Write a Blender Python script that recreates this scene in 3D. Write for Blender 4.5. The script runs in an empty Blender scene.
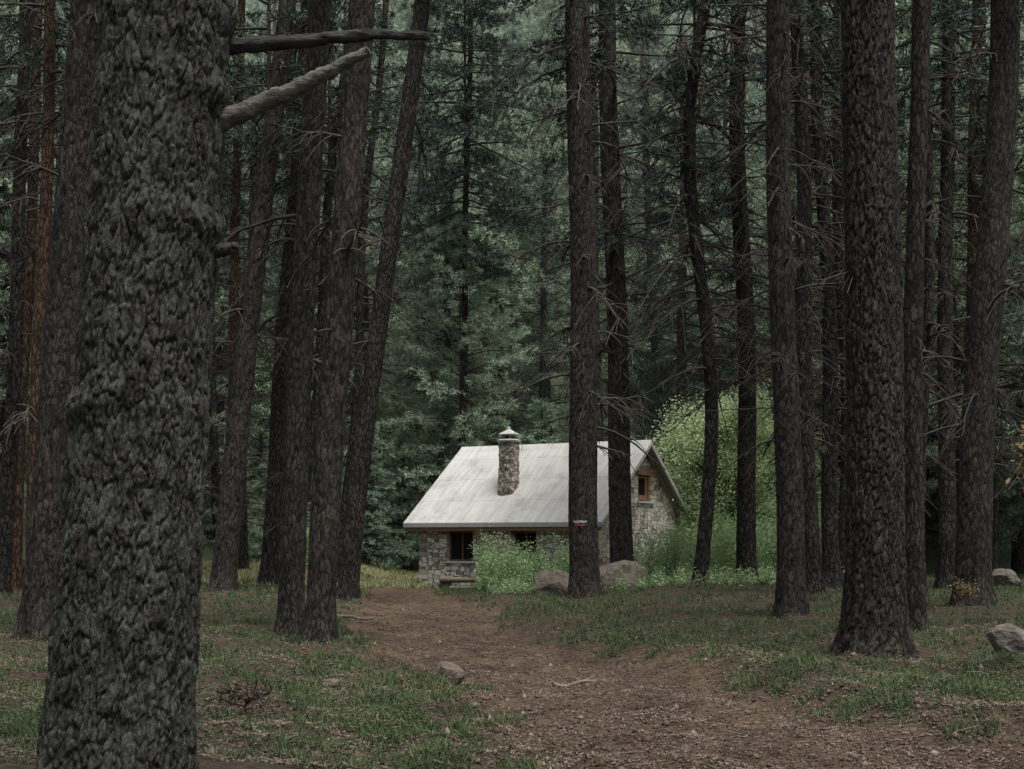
import bpy, math, random
import numpy as np
from mathutils import Vector, noise as mn, Matrix
rng = np.random.default_rng(7); random.seed(7)
scene = bpy.context.scene
COL = scene.collection
U = rng.uniform

# ------------------------------------------------------------------ helpers
def fast_mesh(name, V, F, mat=None, smooth=False):
    V = np.asarray(V, dtype=np.float32); F = np.asarray(F, dtype=np.int32)
    me = bpy.data.meshes.new(name)
    me.vertices.add(len(V)); me.vertices.foreach_set("co", V.ravel())
    me.loops.add(F.size); me.loops.foreach_set("vertex_index", F.ravel())
    me.polygons.add(len(F)); me.polygons.foreach_set("loop_start", np.arange(len(F), dtype=np.int32) * F.shape[1])
    me.update(calc_edges=True); me.validate()
    if smooth: me.polygons.foreach_set("use_smooth", np.ones(len(me.polygons), dtype=bool))
    if mat: me.materials.append(mat)
    return me
def obj(name, me, parent=None, loc=(0, 0, 0), **props):
    o = bpy.data.objects.new(name, me); COL.objects.link(o); o.location = loc
    if parent: o.parent = parent
    for k, v in props.items(): o[k] = v
    return o
def sm(a, b, x):
    t = np.clip((x - a) / (b - a), 0, 1); return t * t * (3 - 2 * t)
def vn(x, y, seed=0):
    x = np.asarray(x, float); y = np.asarray(y, float)
    xi = np.floor(x); yi = np.floor(y); fx = x - xi; fy = y - yi
    fx = fx * fx * (3 - 2 * fx); fy = fy * fy * (3 - 2 * fy)
    def hsh(a, b):
        s = np.sin(a * 127.1 + b * 311.7 + seed * 74.7) * 43758.5453
        return s - np.floor(s)
    return (hsh(xi, yi) * (1 - fx) + hsh(xi + 1, yi) * fx) * (1 - fy) + (hsh(xi, yi + 1) * (1 - fx) + hsh(xi + 1, yi + 1) * fx) * fy
def fbm(x, y, seed=0, o=3):
    r = 0; a = .5
    for i in range(o):
        r = r + a * vn(x * 2 ** i, y * 2 ** i, seed + i); a *= .5
    return r / (1 - .5 ** o)
PY = [-20, 4, 8, 9.8, 11.7, 13.9, 17, 20, 24.2, 30.7, 38.6, 42.5, 44.5, 46, 60]
PL = [8, 3.0, 1.0, .25, -.15, -.4, -1.2, -2.1, -2.7, -3.45, -4.3, -4.7, -4.2, -3.6, -3]
PR = [16, 8.2, 5.7, 4.6, 3.3, 2.6, 1.9, 1.15, .4, -.3, -1.5, -2.3, -3.2, -4.2, -5]
def path_d(x, y):   # >0 inside
    wob = (fbm(x * .9, y * .9, 5) - .5) * 1.4 + (fbm(x * 4, y * 4, 9) - .5) * .9
    l = np.interp(y, PY, PL); r = np.interp(y, PY, PR)
    return np.minimum(x - l, r - x) + wob
def h(x, y):
    x = np.asarray(x, float); y = np.asarray(y, float)
    l = np.interp(y, PY, PL); r = np.interp(y, PY, PR)
    z = (.20 + .10 * sm(24, 36, y)) * sm(0.3, 6.0, x - r) * sm(60, 45, y) + .14 * sm(0.1, 2.5, l - x)
    z = z + .14 * sm(-.2, .5, x - r) * sm(2.2, .7, x - r) * sm(40, 30, y)
    hs = sm(7.5, 4.5, np.hypot(x - .8, y - 47))      # flat around the cabin
    z = z * (1 - hs * .8)
    z = z + .35 * sm(-3, -6.5, x) * sm(45, 53, y) * (1 - hs)
    z = z + (1 - .9 * hs) * ((fbm(x * .35, y * .35, 3) - .5) * .28 + (vn(x * 1.7, y * 1.7, 4) - .5) * .06)
    t = np.clip(y - 56, 0, 190)
    z = z + .52 * t * sm(0, 14, t)
    return z
def hz(x, y): return float(h(x, y))
CAMH = 1.6

# ------------------------------------------------------------------ materials
def mat(name):
    m = bpy.data.materials.new(name); m.use_nodes = True
    nt = m.node_tree; b = nt.nodes["Principled BSDF"]
    b.inputs["Roughness"].default_value = .9
    b.inputs["Specular IOR Level"].default_value = .15
    return m, nt, b
def N(nt, t, **kw):
    n = nt.nodes.new(t)
    for k, v in kw.items(): setattr(n, k, v)
    return n
def ramp(nt, src, stops):
    r = N(nt, "ShaderNodeValToRGB"); cr = r.color_ramp
    while len(cr.elements) < len(stops): cr.elements.new(.5)
    for e, (p, c) in zip(cr.elements, stops):
        e.position = p; e.color = (*c, 1) if len(c) == 3 else c
    nt.links.new(src, r.inputs[0]); return r.outputs[0]
def tex(nt, kind, vec, scale, **kw):
    n = N(nt, "ShaderNodeTex" + kind)
    for k, v in kw.items():
        if k in n.inputs: n.inputs[k].default_value = v
        else: setattr(n, k, v)
    n.inputs["Scale"].default_value = scale
    nt.links.new(vec, n.inputs["Vector"]); return n
def mapping(nt, src, scale):
    m = N(nt, "ShaderNodeMapping"); m.inputs["Scale"].default_value = scale
    nt.links.new(src, m.inputs[0]); return m.outputs[0]
def mix(nt, fac, a, b, mode="MIX"):
    m = N(nt, "ShaderNodeMix", data_type="RGBA", blend_type=mode)
    for s, i in ((fac, 0), (a, 6), (b, 7)):
        if isinstance(s, (int, float)): m.inputs[i].default_value = s
        elif isinstance(s, tuple): m.inputs[i].default_value = (*s, 1)
        else: nt.links.new(s, m.inputs[i])
    return m.outputs[2]
def math_(nt, op, a, b):
    m = N(nt, "ShaderNodeMath", operation=op)
    for s, i in ((a, 0), (b, 1)):
        if isinstance(s, (int, float)): m.inputs[i].default_value = s
        else: nt.links.new(s, m.inputs[i])
    return m.outputs[0]
def bump(nt, b, hgt, strength, dist):
    n = N(nt, "ShaderNodeBump"); n.inputs["Strength"].default_value = strength; n.inputs["Distance"].default_value = dist
    nt.links.new(hgt, n.inputs["Height"]); nt.links.new(n.outputs[0], b.inputs["Normal"])
def N_sep(nt, c):
    s = N(nt, "ShaderNodeSeparateColor"); nt.links.new(c, s.inputs[0]); return s.outputs[0]
def bark(name, dark, mid, light, sc=15, lichen=None, dist=.03, zs=.3, relief=False, fine=60, warp=.09, lo=.3, fa=2.4):
    m, nt, b = mat(name); tc = N(nt, "ShaderNodeTexCoord"); v = tc.outputs["Object"]
    ns = tex(nt, "Noise", v, 11, Detail=5, Roughness=.65)
    off = mix(nt, warp, v, ns.outputs["Color"], "ADD")
    mp = mapping(nt, off, (1, 1, zs))
    vo = tex(nt, "Voronoi", mp, sc, feature="DISTANCE_TO_EDGE"); vc = tex(nt, "Voronoi", mp, sc)
    n2 = tex(nt, "Noise", mp, sc * 2.2, Detail=10, Roughness=.75)
    n3 = tex(nt, "Noise", mapping(nt, v, (1, 1, .6)), fine, Detail=6, Roughness=.8)
    e = ramp(nt, vo.outputs["Distance"], [(0, (.05, .05, .05)), (.18, (1, 1, 1))])
    cell = math_(nt, "ADD", math_(nt, "MULTIPLY", N_sep(nt, vc.outputs["Color"]), .7), .5)
    base = math_(nt, "MULTIPLY", e, cell)
    if relief:
        at = N(nt, "ShaderNodeAttribute", attribute_name="relief")
        base = math_(nt, "MULTIPLY", math_(nt, "ADD", math_(nt, "MULTIPLY", base, 1 - lo), lo), ramp(nt, at.outputs["Fac"], [(.06, (.05, .05, .05)), (.44, (1, 1, 1))]))
    hh = math_(nt, "MULTIPLY", base, math_(nt, "SUBTRACT", math_(nt, "MULTIPLY", n2.outputs["Fac"], 2.8), .6))
    hh = math_(nt, "MULTIPLY", hh, math_(nt, "SUBTRACT", math_(nt, "MULTIPLY", n3.outputs["Fac"], fa), fa / 2 - 1))
    col = ramp(nt, hh, [(.05, dark), (.4, mid), (.95, light)])
    big = tex(nt, "Noise", v, 1.3, Detail=3)
    col = mix(nt, .6, col, ramp(nt, big.outputs["Fac"], [(.3, (.55, .55, .58)), (.7, (1.25, 1.2, 1.15))]), "MULTIPLY")
    if lichen:
        ln = tex(nt, "Noise", v, 9, Detail=10, Roughness=.85)
        f = ramp(nt, ln.outputs["Fac"], [(.47, (0, 0, 0)), (.55, (1, 1, 1))])
        col = mix(nt, math_(nt, "MULTIPLY", f, .8), col, mix(nt, math_(nt, "ADD", math_(nt, "MULTIPLY", hh, 1.0), .05), tuple(c * .10 for c in lichen), lichen))
    nt.links.new(col, b.inputs["Base Color"]); bump(nt, b, hh, 1.0, dist)
    return m
BD = ((.006, .0054, .0048), (.027, .0243, .0213), (.108, .095, .082))
M_bark = bark("pine_bark_dark", *BD)
M_barkR = bark("pine_bark_furrowed", *BD, relief=True, dist=.02)
M_barkred = bark("pine_bark_reddish", (.012, .008, .006), (.062, .039, .027), (.19, .12, .082))
M_barkhero = bark("pine_bark_lichened", (.007, .007, .0065), (.038, .037, .033), (.145, .136, .12), sc=36, lichen=(.195, .21, .175), dist=.016, zs=.4, relief=True, fine=130, warp=.06, lo=.3, fa=2.3)
def simple_noise(name, a, b_, scale, bmp=.4, dist=.02, vecscale=(1, 1, 1), rough=.9):
    m, nt, b = mat(name); tc = N(nt, "ShaderNodeTexCoord"); v = mapping(nt, tc.outputs["Object"], vecscale)
    n = tex(nt, "Noise", v, scale, Detail=9, Roughness=.7)
    nt.links.new(ramp(nt, n.outputs["Fac"], [(.3, a), (.7, b_)]), b.inputs["Base Color"])
    bump(nt, b, n.outputs["Fac"], bmp, dist); b.inputs["Roughness"].default_value = rough
    return m
M_twig = simple_noise("dead_wood_dark", (.020, .017, .015), (.08, .069, .06), 3)
M_deadwood = simple_noise("bare_branch_wood", (.035, .032, .028), (.22, .205, .175), 26, 1.0, .03, vecscale=(.4, 2.4, 2.4))
M_deadwood_dark = simple_noise("bare_branch_wood_dark", (.014, .013, .012), (.09, .086, .078), 26, 1.0, .03, vecscale=(.4, 2.4, 2.4))
M_stick = simple_noise("fallen_branch_wood", (.06, .05, .043), (.19, .165, .14), 9, vecscale=(.4, 3, 3))
M_log = simple_noise("weathered_log", (.07, .058, .045), (.22, .18, .14), 8, vecscale=(.4, 4, 4))
def leafmat(name, c1, c2, c3, transl=.0, var=1.0):
    m, nt, b = mat(name); oi = N(nt, "ShaderNodeObjectInfo"); geo = N(nt, "ShaderNodeNewGeometry")
    n = tex(nt, "Noise", geo.outputs["Position"], .9, Detail=3)
    isl = geo.outputs["Random Per Island"]
    f = math_(nt, "ADD", math_(nt, "MULTIPLY", n.outputs["Fac"], .65), math_(nt, "MULTIPLY", isl, .35))
    col = ramp(nt, f, [(.28, c1), (.5, c2), (.72, c3)])
    col = mix(nt, var, col, ramp(nt, oi.outputs["Random"], [(0, (.64, .69, .71)), (.5, (1, 1, 1)), (1, (1.4, 1.36, 1.22))]), "MULTIPLY")
    nt.links.new(col, b.inputs["Base Color"]); b.inputs["Roughness"].default_value = .7
    if transl > 0:
        t = N(nt, "ShaderNodeBsdfTranslucent"); nt.links.new(col, t.inputs[0])
        ms = N(nt, "ShaderNodeMixShader"); ms.inputs[0].default_value = transl
        nt.links.new(b.outputs[0], ms.inputs[1]); nt.links.new(t.outputs[0], ms.inputs[2])
        nt.links.new(ms.outputs[0], nt.nodes["Material Output"].inputs[0])
    return m
M_needle = leafmat("pine_needles", (.16, .215, .155), (.26, .335, .24), (.39, .47, .335))
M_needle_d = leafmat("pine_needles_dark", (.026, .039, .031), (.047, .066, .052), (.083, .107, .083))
M_needle_l = leafmat("young_spruce_needles", (.14, .20, .135), (.205, .285, .20), (.29, .38, .26), var=.6)
M_leaf = leafmat("broad_leaves", (.29, .38, .18), (.41, .51, .27), (.56, .65, .39), .4, var=0)
M_weed = leafmat("weed_leaves", (.18, .27, .12), (.28, .39, .19), (.41, .52, .28), .3, var=0)
M_grass = leafmat("grass_blades", (.034, .060, .026), (.063, .100, .041), (.12, .142, .066), .15, var=0)
M_palegrass = leafmat("pale_grass_blades", (.17, .17, .085), (.28, .29, .14), (.42, .40, .23), .2, var=0)
M_dryleaf = leafmat("autumn_leaves", (.12, .085, .042), (.20, .145, .07), (.29, .22, .11), .2, var=0)
M_fern = leafmat("withered_fern", (.06, .041, .028), (.115, .08, .053), (.17, .125, .085), var=0)
M_litter = leafmat("dry_litter", (.03, .021, .015), (.09, .066, .048), (.20, .16, .125), var=0)
M_rock = simple_noise("granite_rock", (.065, .056, .046), (.20, .172, .143), 4, 1, .08)
M_rockp = simple_noise("pale_granite_rock", (.06, .053, .046), (.19, .168, .145), 5, 1, .08)
M_rockpath = simple_noise("brown_stone", (.07, .053, .042), (.18, .145, .118), 9, 1, .05)

def ground_mat():
    m, nt, b = mat("forest_floor"); geo = N(nt, "ShaderNodeNewGeometry"); P = geo.outputs["Position"]
    at = N(nt, "ShaderNodeAttribute", attribute_name="pathness"); hl = N(nt, "ShaderNodeAttribute", attribute_name="hillside")
    n1 = tex(nt, "Noise", P, 1.1, Detail=6, Roughness=.6)
    n2 = tex(nt, "Noise", P, 14, Detail=8, Roughness=.75)
    n3 = tex(nt, "Noise", P, 70, Detail=4, Roughness=.7)
    n4 = tex(nt, "Noise", P, 3.2, Detail=7, Roughness=.7)
    dirt = ramp(nt, n2.outputs["Fac"], [(.3, (.052, .037, .028)), (.5, (.112, .080, .059)), (.72, (.20, .15, .115))])
    dirt = mix(nt, .7, dirt, ramp(nt, n3.outputs["Fac"], [(.35, (.40, .38, .36)), (.6, (1.35, 1.3, 1.25))]), "MULTIPLY")
    dirt = mix(nt, .8, dirt, ramp(nt, n1.outputs["Fac"], [(.35, (.55, .55, .56)), (.65, (1.25, 1.2, 1.1))]), "MULTIPLY")
    dirt = mix(nt, .7, dirt, ramp(nt, n4.outputs["Fac"], [(.38, (.5, .48, .47)), (.52, (1.05, 1.05, 1.05))]), "MULTIPLY")
    moss = ramp(nt, n2.outputs["Fac"], [(.3, (.015, .023, .011)), (.5, (.034, .053, .023)), (.7, (.075, .092, .041))])
    duff = ramp(nt, n2.outputs["Fac"], [(.3, (.032, .023, .017)), (.6, (.095, .068, .049)), (.75, (.17, .13, .098))])
    f = ramp(nt, n4.outputs["Fac"], [(.42, (0, 0, 0)), (.52, (1, 1, 1))])
    fl = mix(nt, f, moss, duff)
    hill = ramp(nt, n1.outputs["Fac"], [(.3, (.07, .095, .06)), (.7, (.17, .21, .13))])
    fl = mix(nt, hl.outputs["Fac"], fl, hill)
    nt.links.new(mix(nt, at.outputs["Fac"], fl, dirt), b.inputs["Base Color"])
    hh = math_(nt, "ADD", n2.outputs["Fac"], math_(nt, "MULTIPLY", n3.outputs["Fac"], .5))
    bump(nt, b, hh, 1, .06)
    return m
M_ground = ground_mat()
def stone_mat(sc=4.1, k=1.0, warp=.08):
    m, nt, b = mat("rubble_stone_wall"); tc = N(nt, "ShaderNodeTexCoord"); v = tc.outputs["Object"]
    ns = tex(nt, "Noise", v, 4, Detail=3); v2 = mix(nt, warp, v, ns.outputs["Color"], "ADD")
    mp = mapping(nt, v2, (1, 1, 1.7))
    vo = tex(nt, "Voronoi", mp, sc, Randomness=.75, distance="CHEBYCHEV"); v1 = tex(nt, "Voronoi", mp, sc, Randomness=.75, distance="CHEBYCHEV", feature="F2")
    n2 = tex(nt, "Noise", v, 18, Detail=7, Roughness=.7)
    cs = [(0, (.26, .23, .20)), (.25, (.52, .46, .385)), (.42, (.84, .75, .61)), (.6, (.60, .585, .55)), (.8, (.88, .80, .68)), (1, (.70, .57, .43))]
    col = ramp(nt, N_sep(nt, vo.outputs["Color"]), [(p, tuple(min(.9, x * k) for x in c)) for p, c in cs])
    col = mix(nt, .45, col, ramp(nt, n2.outputs["Fac"], [(.3, (.62, .62, .62)), (.7, (1.15, 1.15, 1.15))]), "MULTIPLY")
    e = ramp(nt, math_(nt, "SUBTRACT", v1.outputs["Distance"], vo.outputs["Distance"]), [(.015, (0, 0, 0)), (.09, (1, 1, 1))])
    col = mix(nt, e, (.19 * k, .17 * k, .145 * k), col)
    nt.links.new(col, b.inputs["Base Color"])
    bump(nt, b, math_(nt, "ADD", e, math_(nt, "MULTIPLY", n2.outputs["Fac"], .4)), 1, .04)
    return m
M_stone = stone_mat()
M_chim = stone_mat(6.5, .6)
def roof_mat():
    m, nt, b = mat("weathered_roof_slab"); tc = N(nt, "ShaderNodeTexCoord"); v = tc.outputs["Object"]
    st = tex(nt, "Noise", mapping(nt, v, (2.6, .25, .25)), 3, Detail=8, Roughness=.7)
    n = tex(nt, "Noise", v, 1.4, Detail=8, Roughness=.7); g = tex(nt, "Noise", v, 30, Detail=5)
    col = ramp(nt, st.outputs["Fac"], [(.28, (.36, .355, .34)), (.48, (.455, .45, .43)), (.68, (.53, .525, .50))])
    col = mix(nt, .6, col, ramp(nt, n.outputs["Fac"], [(.36, (.60, .585, .55)), (.48, (.90, .89, .87)), (.60, (1.0, 1.0, 1.0))]), "MULTIPLY")
    col = mix(nt, .2, col, g.outputs["Fac"], "OVERLAY")
    w = N(nt, "ShaderNodeTexBrick"); nt.links.new(v, w.inputs["Vector"])
    w.inputs["Scale"].default_value = 1; w.inputs["Brick Width"].default_value = 2.0; w.inputs["Row Height"].default_value = .95
    w.inputs["Mortar Size"].default_value = .012; w.inputs["Mortar Smooth"].default_value = .6
    col = mix(nt, math_(nt, "MULTIPLY", w.outputs["Fac"], .35), col, (.12, .12, .11))
    nt.links.new(col, b.inputs["Base Color"]); bump(nt, b, st.outputs["Fac"], .15, .01)
    return m
M_roof = roof_mat()
M_wood = simple_noise("brown_timber", (.08, .052, .036), (.22, .145, .10), 6, .4, .01, (6, 1, 1))
M_woodr = simple_noise("reddish_shutter_wood", (.22, .11, .06), (.46, .26, .15), 6, .4, .01, (5, 5, 1))
M_darkin = simple_noise("dark_interior", (.006, .006, .007), (.02, .018, .017), 4)
M_cap = simple_noise("pale_cement", (.35, .35, .34), (.6, .6, .58), 10)
M_white = simple_noise("white_trail_paint", (.12, .12, .11), (.5, .49, .46), 25)
M_red = simple_noise("red_trail_paint", (.09, .03, .025), (.28, .07, .055), 25)

# ------------------------------------------------------------------ tubes
class Tubes:
    def __init__(s): s.V = []; s.F = []; s.n = 0
    def add(s, pts, rad, sides=4):
        pts = np.asarray(pts, float); k = len(pts)
        d = np.gradient(pts, axis=0); d /= np.linalg.norm(d, axis=1)[:, None] + 1e-9
        ref = np.array([0, 0, 1.]) if abs(d[0][2]) < .9 else np.array([1., 0, 0])
        a = np.cross(d, ref); a /= np.linalg.norm(a, axis=1)[:, None] + 1e-9
        b = np.cross(d, a)
        th = np.arange(sides) / sides * 2 * math.pi
        rad = np.asarray(rad, float)
        ring = pts[:, None] + rad[:, None, None] * (a[:, None] * np.cos(th)[None, :, None] + b[:, None] * np.sin(th)[None, :, None])
        s.V.append(ring.reshape(-1, 3))
        i = np.arange(k - 1)[:, None] * sides; j = np.arange(sides)[None]; j2 = (j + 1) % sides
        q = np.stack([i + j, i + j2, i + sides + j2, i + sides + j], -1).reshape(-1, 4) + s.n
        s.F.append(q); s.n += k * sides
        if sides == 4: s.F.append(np.array([[0, 1, 2, 3], [3, 2, 1, 0]])[1:] + s.n - 4)
    def mesh(s, name, m): return fast_mesh(name, np.concatenate(s.V), np.concatenate(s.F), m, True)

def dead_branches(T, axis, z0, z1, n, lmin, lmax, rb=.034, twigs=True, each=None):
    for i in range(n):
        if each is not None: T = Tubes()
        z = z0 + (z1 - z0) * (i + U(0, 1)) / n
        c = axis(z); az = U(0, 2 * math.pi); L = U(lmin, lmax) * (1 if U() < .75 else .35)
        el = U(-.15, .55); dr = U(.3, 1.05); side = U(-.3, .3)
        s = np.linspace(0, 1, 9)
        D = np.array([math.cos(az), math.sin(az), 0]); S = np.array([-D[1], D[0], 0])
        P = c + D * (s * L)[:, None] + S * (side * L * s ** 2)[:, None] + np.array([0, 0, 1]) * (el * L * s - dr * L * s ** 2 + .22 * L * s ** 4)[:, None]
        P += rng.normal(0, .010 * L, P.shape) * s[:, None]
        r = rb * U(.7, 1.3)
        T.add(P, r * (1 - .7 * s), 4)
        if twigs and L > .6:
            for k in range(int(U(5, 14))):
                f = U(.2, .97); i0 = int(f * 8); p0 = P[i0]; l2 = L * U(.15, .5); sg = 1 if U() < .5 else -1
                d2 = D * U(.4, .9) + S * sg * U(.3, .9) + np.array([0, 0, U(-.6, .2)])
                s2 = np.linspace(0, 1, 5)
                P2 = p0 + d2 * (s2 * l2)[:, None] + np.array([0, 0, -1]) * (l2 * .45 * s2 ** 2)[:, None]
                T.add(P2, r * .42 * (1 - .5 * s2), 4)
        if each is not None: obj("branch", T.mesh("dead_branch", M_twig), each)

def needles(C, D, nn, lmin, lmax, w, spread=.65, up=.2, jit=.045):
    M = len(C); C = np.repeat(C, nn, 0); D = np.repeat(D, nn, 0)
    d = D * .7 + rng.normal(0, spread, C.shape); d[:, 2] += up
    d /= np.linalg.norm(d, axis=1)[:, None]
    b = C + rng.normal(0, jit, C.shape); L = U(lmin, lmax, len(C))[:, None]
    sd = np.cross(d, rng.normal(0, 1, C.shape)); sd /= np.linalg.norm(sd, axis=1)[:, None]; sd *= w
    V = np.stack([b - sd, b + sd, b + d * L], 1).reshape(-1, 3)
    return V, np.arange(len(V)).reshape(-1, 3)

def crown(name, H, R, nb, shape, nmat, nn=11, w=.017, lmin=.12, lmax=.26, tw=9, el0=-.12, f0=.22, jit=.045, patchy=0.0):
    T = Tubes(); C = []; Dr = []
    T.add([(0, 0, 0), (0, 0, H * .5), (0, 0, H)], [.06, .05, .02], 4)
    for i in range(nb):
        t = ((i + U(0, 1)) / nb) ** .95; z = H * t
        if shape == "pine":
            pr = (.55 + .45 * math.sin(math.pi * min(1, t * 1.15))) * (1 - t ** 3.2) + .06
        elif shape == "bough":
            pr = 1.0
        else:
            pr = (1 - t) ** .8 * .95 + .05
        az = i * 2.39996 + U(-.7, .7)
        L = R * pr * (U(.5, 1.2) if U() < .85 else U(.25, .5))
        el = el0 + (.65 * t if shape != "bough" else .2) + U(-.2, .2); dr = U(.1, .4) * (1.1 - t)
        D = np.array([math.cos(az), math.sin(az), 0]); S = np.array([-D[1], D[0], 0]); Z = np.array([0, 0, 1.])
        s = np.linspace(0, 1, 6)
        P = D * (s * L)[:, None] + S * (U(-.2, .2) * L * s ** 2)[:, None] + Z * (z + el * L * s - dr * L * s ** 2 + .1 * L * s ** 4)[:, None]
        T.add(P, .03 * (.5 + L / R) * (1 - .85 * s), 4)
        bare = U() < patchy * (1 - t)
        for k in range(tw):
            f = f0 + (1 - f0) * (k + U(0, 1)) / tw
            p0 = np.array([np.interp(f, s, P[:, j]) for j in range(3)])
            sg = 1 if k % 2 else -1
            l2 = L * U(.2, .42) * (1.15 - f * .65) + .12
            d2 = D * U(.5, .9) + S * sg * U(.5, 1.0) * (1 if f < .9 else .3) + Z * U(-.2, .25)
            d2 /= np.linalg.norm(d2)
            m = 3 if l2 > .5 else 2
            if not (bare and U() < .8):
                for q in range(m):
                    g = (q + 1) / m
                    C.append(p0 + d2 * l2 * g + Z * (-.12 * l2 * g * g) + rng.normal(0, .04, 3)); Dr.append(d2)
            if k % 2 == 0:
                T.add([p0, p0 + d2 * l2 * .5, p0 + d2 * l2 - Z * .12 * l2], [.012, .008, .004], 4)
    V, F = needles(np.array(C), np.array(Dr), nn, lmin, lmax, w, jit=jit)
    return T.mesh(name + "_limbs", M_twig), fast_mesh(name, V, F, nmat)

CR = {}
for k in range(5): CR["long%d" % k] = crown("crown_long", 14, (3.0, 4.3, 3.4, 3.9, 2.7)[k], (72, 62, 76, 66, 80)[k], "pine", M_needle, nn=20, tw=9, el0=(.05, .1, -.1, .15, -.15)[k], f0=.3, jit=.07, patchy=.3)
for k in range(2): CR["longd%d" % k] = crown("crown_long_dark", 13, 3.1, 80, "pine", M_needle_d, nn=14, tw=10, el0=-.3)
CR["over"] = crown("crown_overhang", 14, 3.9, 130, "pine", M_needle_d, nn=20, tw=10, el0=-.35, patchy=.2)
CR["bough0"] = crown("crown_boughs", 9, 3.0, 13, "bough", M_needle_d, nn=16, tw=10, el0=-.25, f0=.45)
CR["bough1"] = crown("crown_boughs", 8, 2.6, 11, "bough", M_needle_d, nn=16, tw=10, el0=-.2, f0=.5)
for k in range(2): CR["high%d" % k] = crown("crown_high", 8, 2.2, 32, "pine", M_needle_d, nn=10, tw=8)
CR["spruce"] = crown("crown_spruce", 6, 1.7, 95, "cone", M_needle_l, nn=14, w=.012, lmin=.08, lmax=.17)

# ------------------------------------------------------------------ trunks
def trunk_mesh(name, axis, r0, rtop, H, m, seg=14, dz=.35, flare=.4, amp=.012, hires=False, zfine=None, sink=.3, freq=9, zst=.33, knots=(), scaly=False):
    zs = [-sink]
    z = 0
    while z < H:
        zs.append(z); z += dz if (zfine is None or z < zfine) else max(dz, .35)
        if z < .8 and dz > .12: z -= dz * .5
    zs.append(H); zs = np.array(zs)
    th = np.arange(seg) / seg * 2 * math.pi
    nl = random.choice([4, 5, 6]); ph = U(0, 6)
    V = np.zeros((len(zs), seg, 3)); REL = np.zeros((len(zs), seg))
    sd = U(0, 100); o1 = Vector((9, 9, 9)); o2 = Vector((3, 19, 9))
    for i, z in enumerate(zs):
        c = axis(max(z, 0)); c = np.array([c[0], c[1], z])
        r = r0 + (rtop - r0) * (max(z, 0) / H) ** .9
        fl = flare * math.exp(-max(z, 0) / .33)
        fine = zfine is None or z < zfine
        for j, t in enumerate(th):
            ct, st = math.cos(t), math.sin(t)
            rr = r * (1 + fl * (1 + .45 * math.cos(nl * t + ph)) * .8)
            for (kz, kt, kw) in knots:
                da = math.atan2(math.sin(t - kt), math.cos(t - kt))
                rr += .028 * math.exp(-((z - kz - .02 * math.sin(t * 3)) / .06) ** 2) * (.3 + .7 * math.exp(-(da / kw) ** 2))
            p = Vector((ct * r * freq + sd, st * r * freq, z * freq * zst))
            if hires and scaly and fine:
                w1 = Vector((mn.noise(p * .7), mn.noise(p * .7 + o1), mn.noise(p * .7 + o2) * .6)) * .6
                w2 = mn.noise(p * 2.6 + o2) * .26
                q = p + w1; q.x += w2; q.y -= w2; q.z += w2
                dd, pp = mn.voronoi(q)
                gap = min((dd[1] - dd[0]) / .22, 1.0)
                c0 = pp[0]; hsh = math.sin(c0.x * 12.9 + c0.y * 78.2 + c0.z * 37.7) * 43758.5; hsh -= math.floor(hsh)
                f0 = mn.noise(p * .45 + o1); f1 = mn.noise(q * 3.1); f2 = mn.noise(p * 7.5)
                mask = max(0.55, min(1, .85 + f0 * 1.2))
                hgt = gap * (.50 + .40 * hsh) * mask + f1 * .20 + f2 * .22 + f0 * .15
                REL[i, j] = max(0, min(1, .04 + gap * .72 * mask + f1 * .22 + f2 * .18 + (hsh - .5) * .2))
                rr += amp * (hgt * 1.9 - .9 + mn.noise(p * .2) * .8)
            elif hires:
                wv = Vector((mn.noise(p * .8), mn.noise(p * .8 + o1), mn.noise(p * .8 + o2)))
                q = p + wv * .45
                bl = min(1, abs(mn.noise(q)) * 2.6) * .6 + min(1, abs(mn.noise(Vector((q.x * 2.3, q.y * 2.3, q.z * 3.2)) + o1)) * 2.4) * .4
                REL[i, j] = bl
                rr += amp * (min(bl, .6) * 2.6 - 1.0 + mn.noise(p * .2) * 1.5 + mn.noise(p * 4.7) * .25)
            else:
                rr += amp * (mn.noise(p) + .6 * mn.noise(p * .35) + .4 * mn.noise(p * 2.7)) * 1.3
            V[i, j] = (c[0] + ct * rr, c[1] + st * rr, z)
    k = len(zs)
    i = np.arange(k - 1)[:, None] * seg; j = np.arange(seg)[None]; j2 = (j + 1) % seg
    F = np.stack([i + j, i + j2, i + seg + j2, i + seg + j], -1).reshape(-1, 4)
    me = fast_mesh(name, V.reshape(-1, 3), F, m, True)
    if hires:
        a = me.attributes.new("relief", "FLOAT", "POINT"); a.data.foreach_set("value", REL.reshape(-1).astype(np.float32))
    return me

def poly_axis(pts, wav=.03):
    zz = [p[0] for p in pts]; xx = [p[1] for p in pts]; yy = [p[2] if len(p) > 2 else 0 for p in pts]
    z1, z2 = zz[-2], zz[-1]; sx = (xx[-1] - xx[-2]) / (z2 - z1); sy = (yy[-1] - yy[-2]) / (z2 - z1)
    c = np.polyfit(zz, xx, min(3, len(zz) - 1)) if len(zz) > 2 else None
    ph = U(0, 6)
    def ax(z):
        z = float(z)
        if z > z2: x = xx[-1] + sx * (z - z2)
        elif c is not None: x = float(np.polyval(c, z) - np.polyval(c, 0))
        else: x = float(np.interp(z, zz, xx))
        y = yy[-1] + sy * (z - z2) if z > z2 else float(np.interp(z, zz, yy))
        return np.array([x + wav * (math.sin(z * .55 + ph) - math.sin(ph)), y, z])
    return ax

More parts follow.
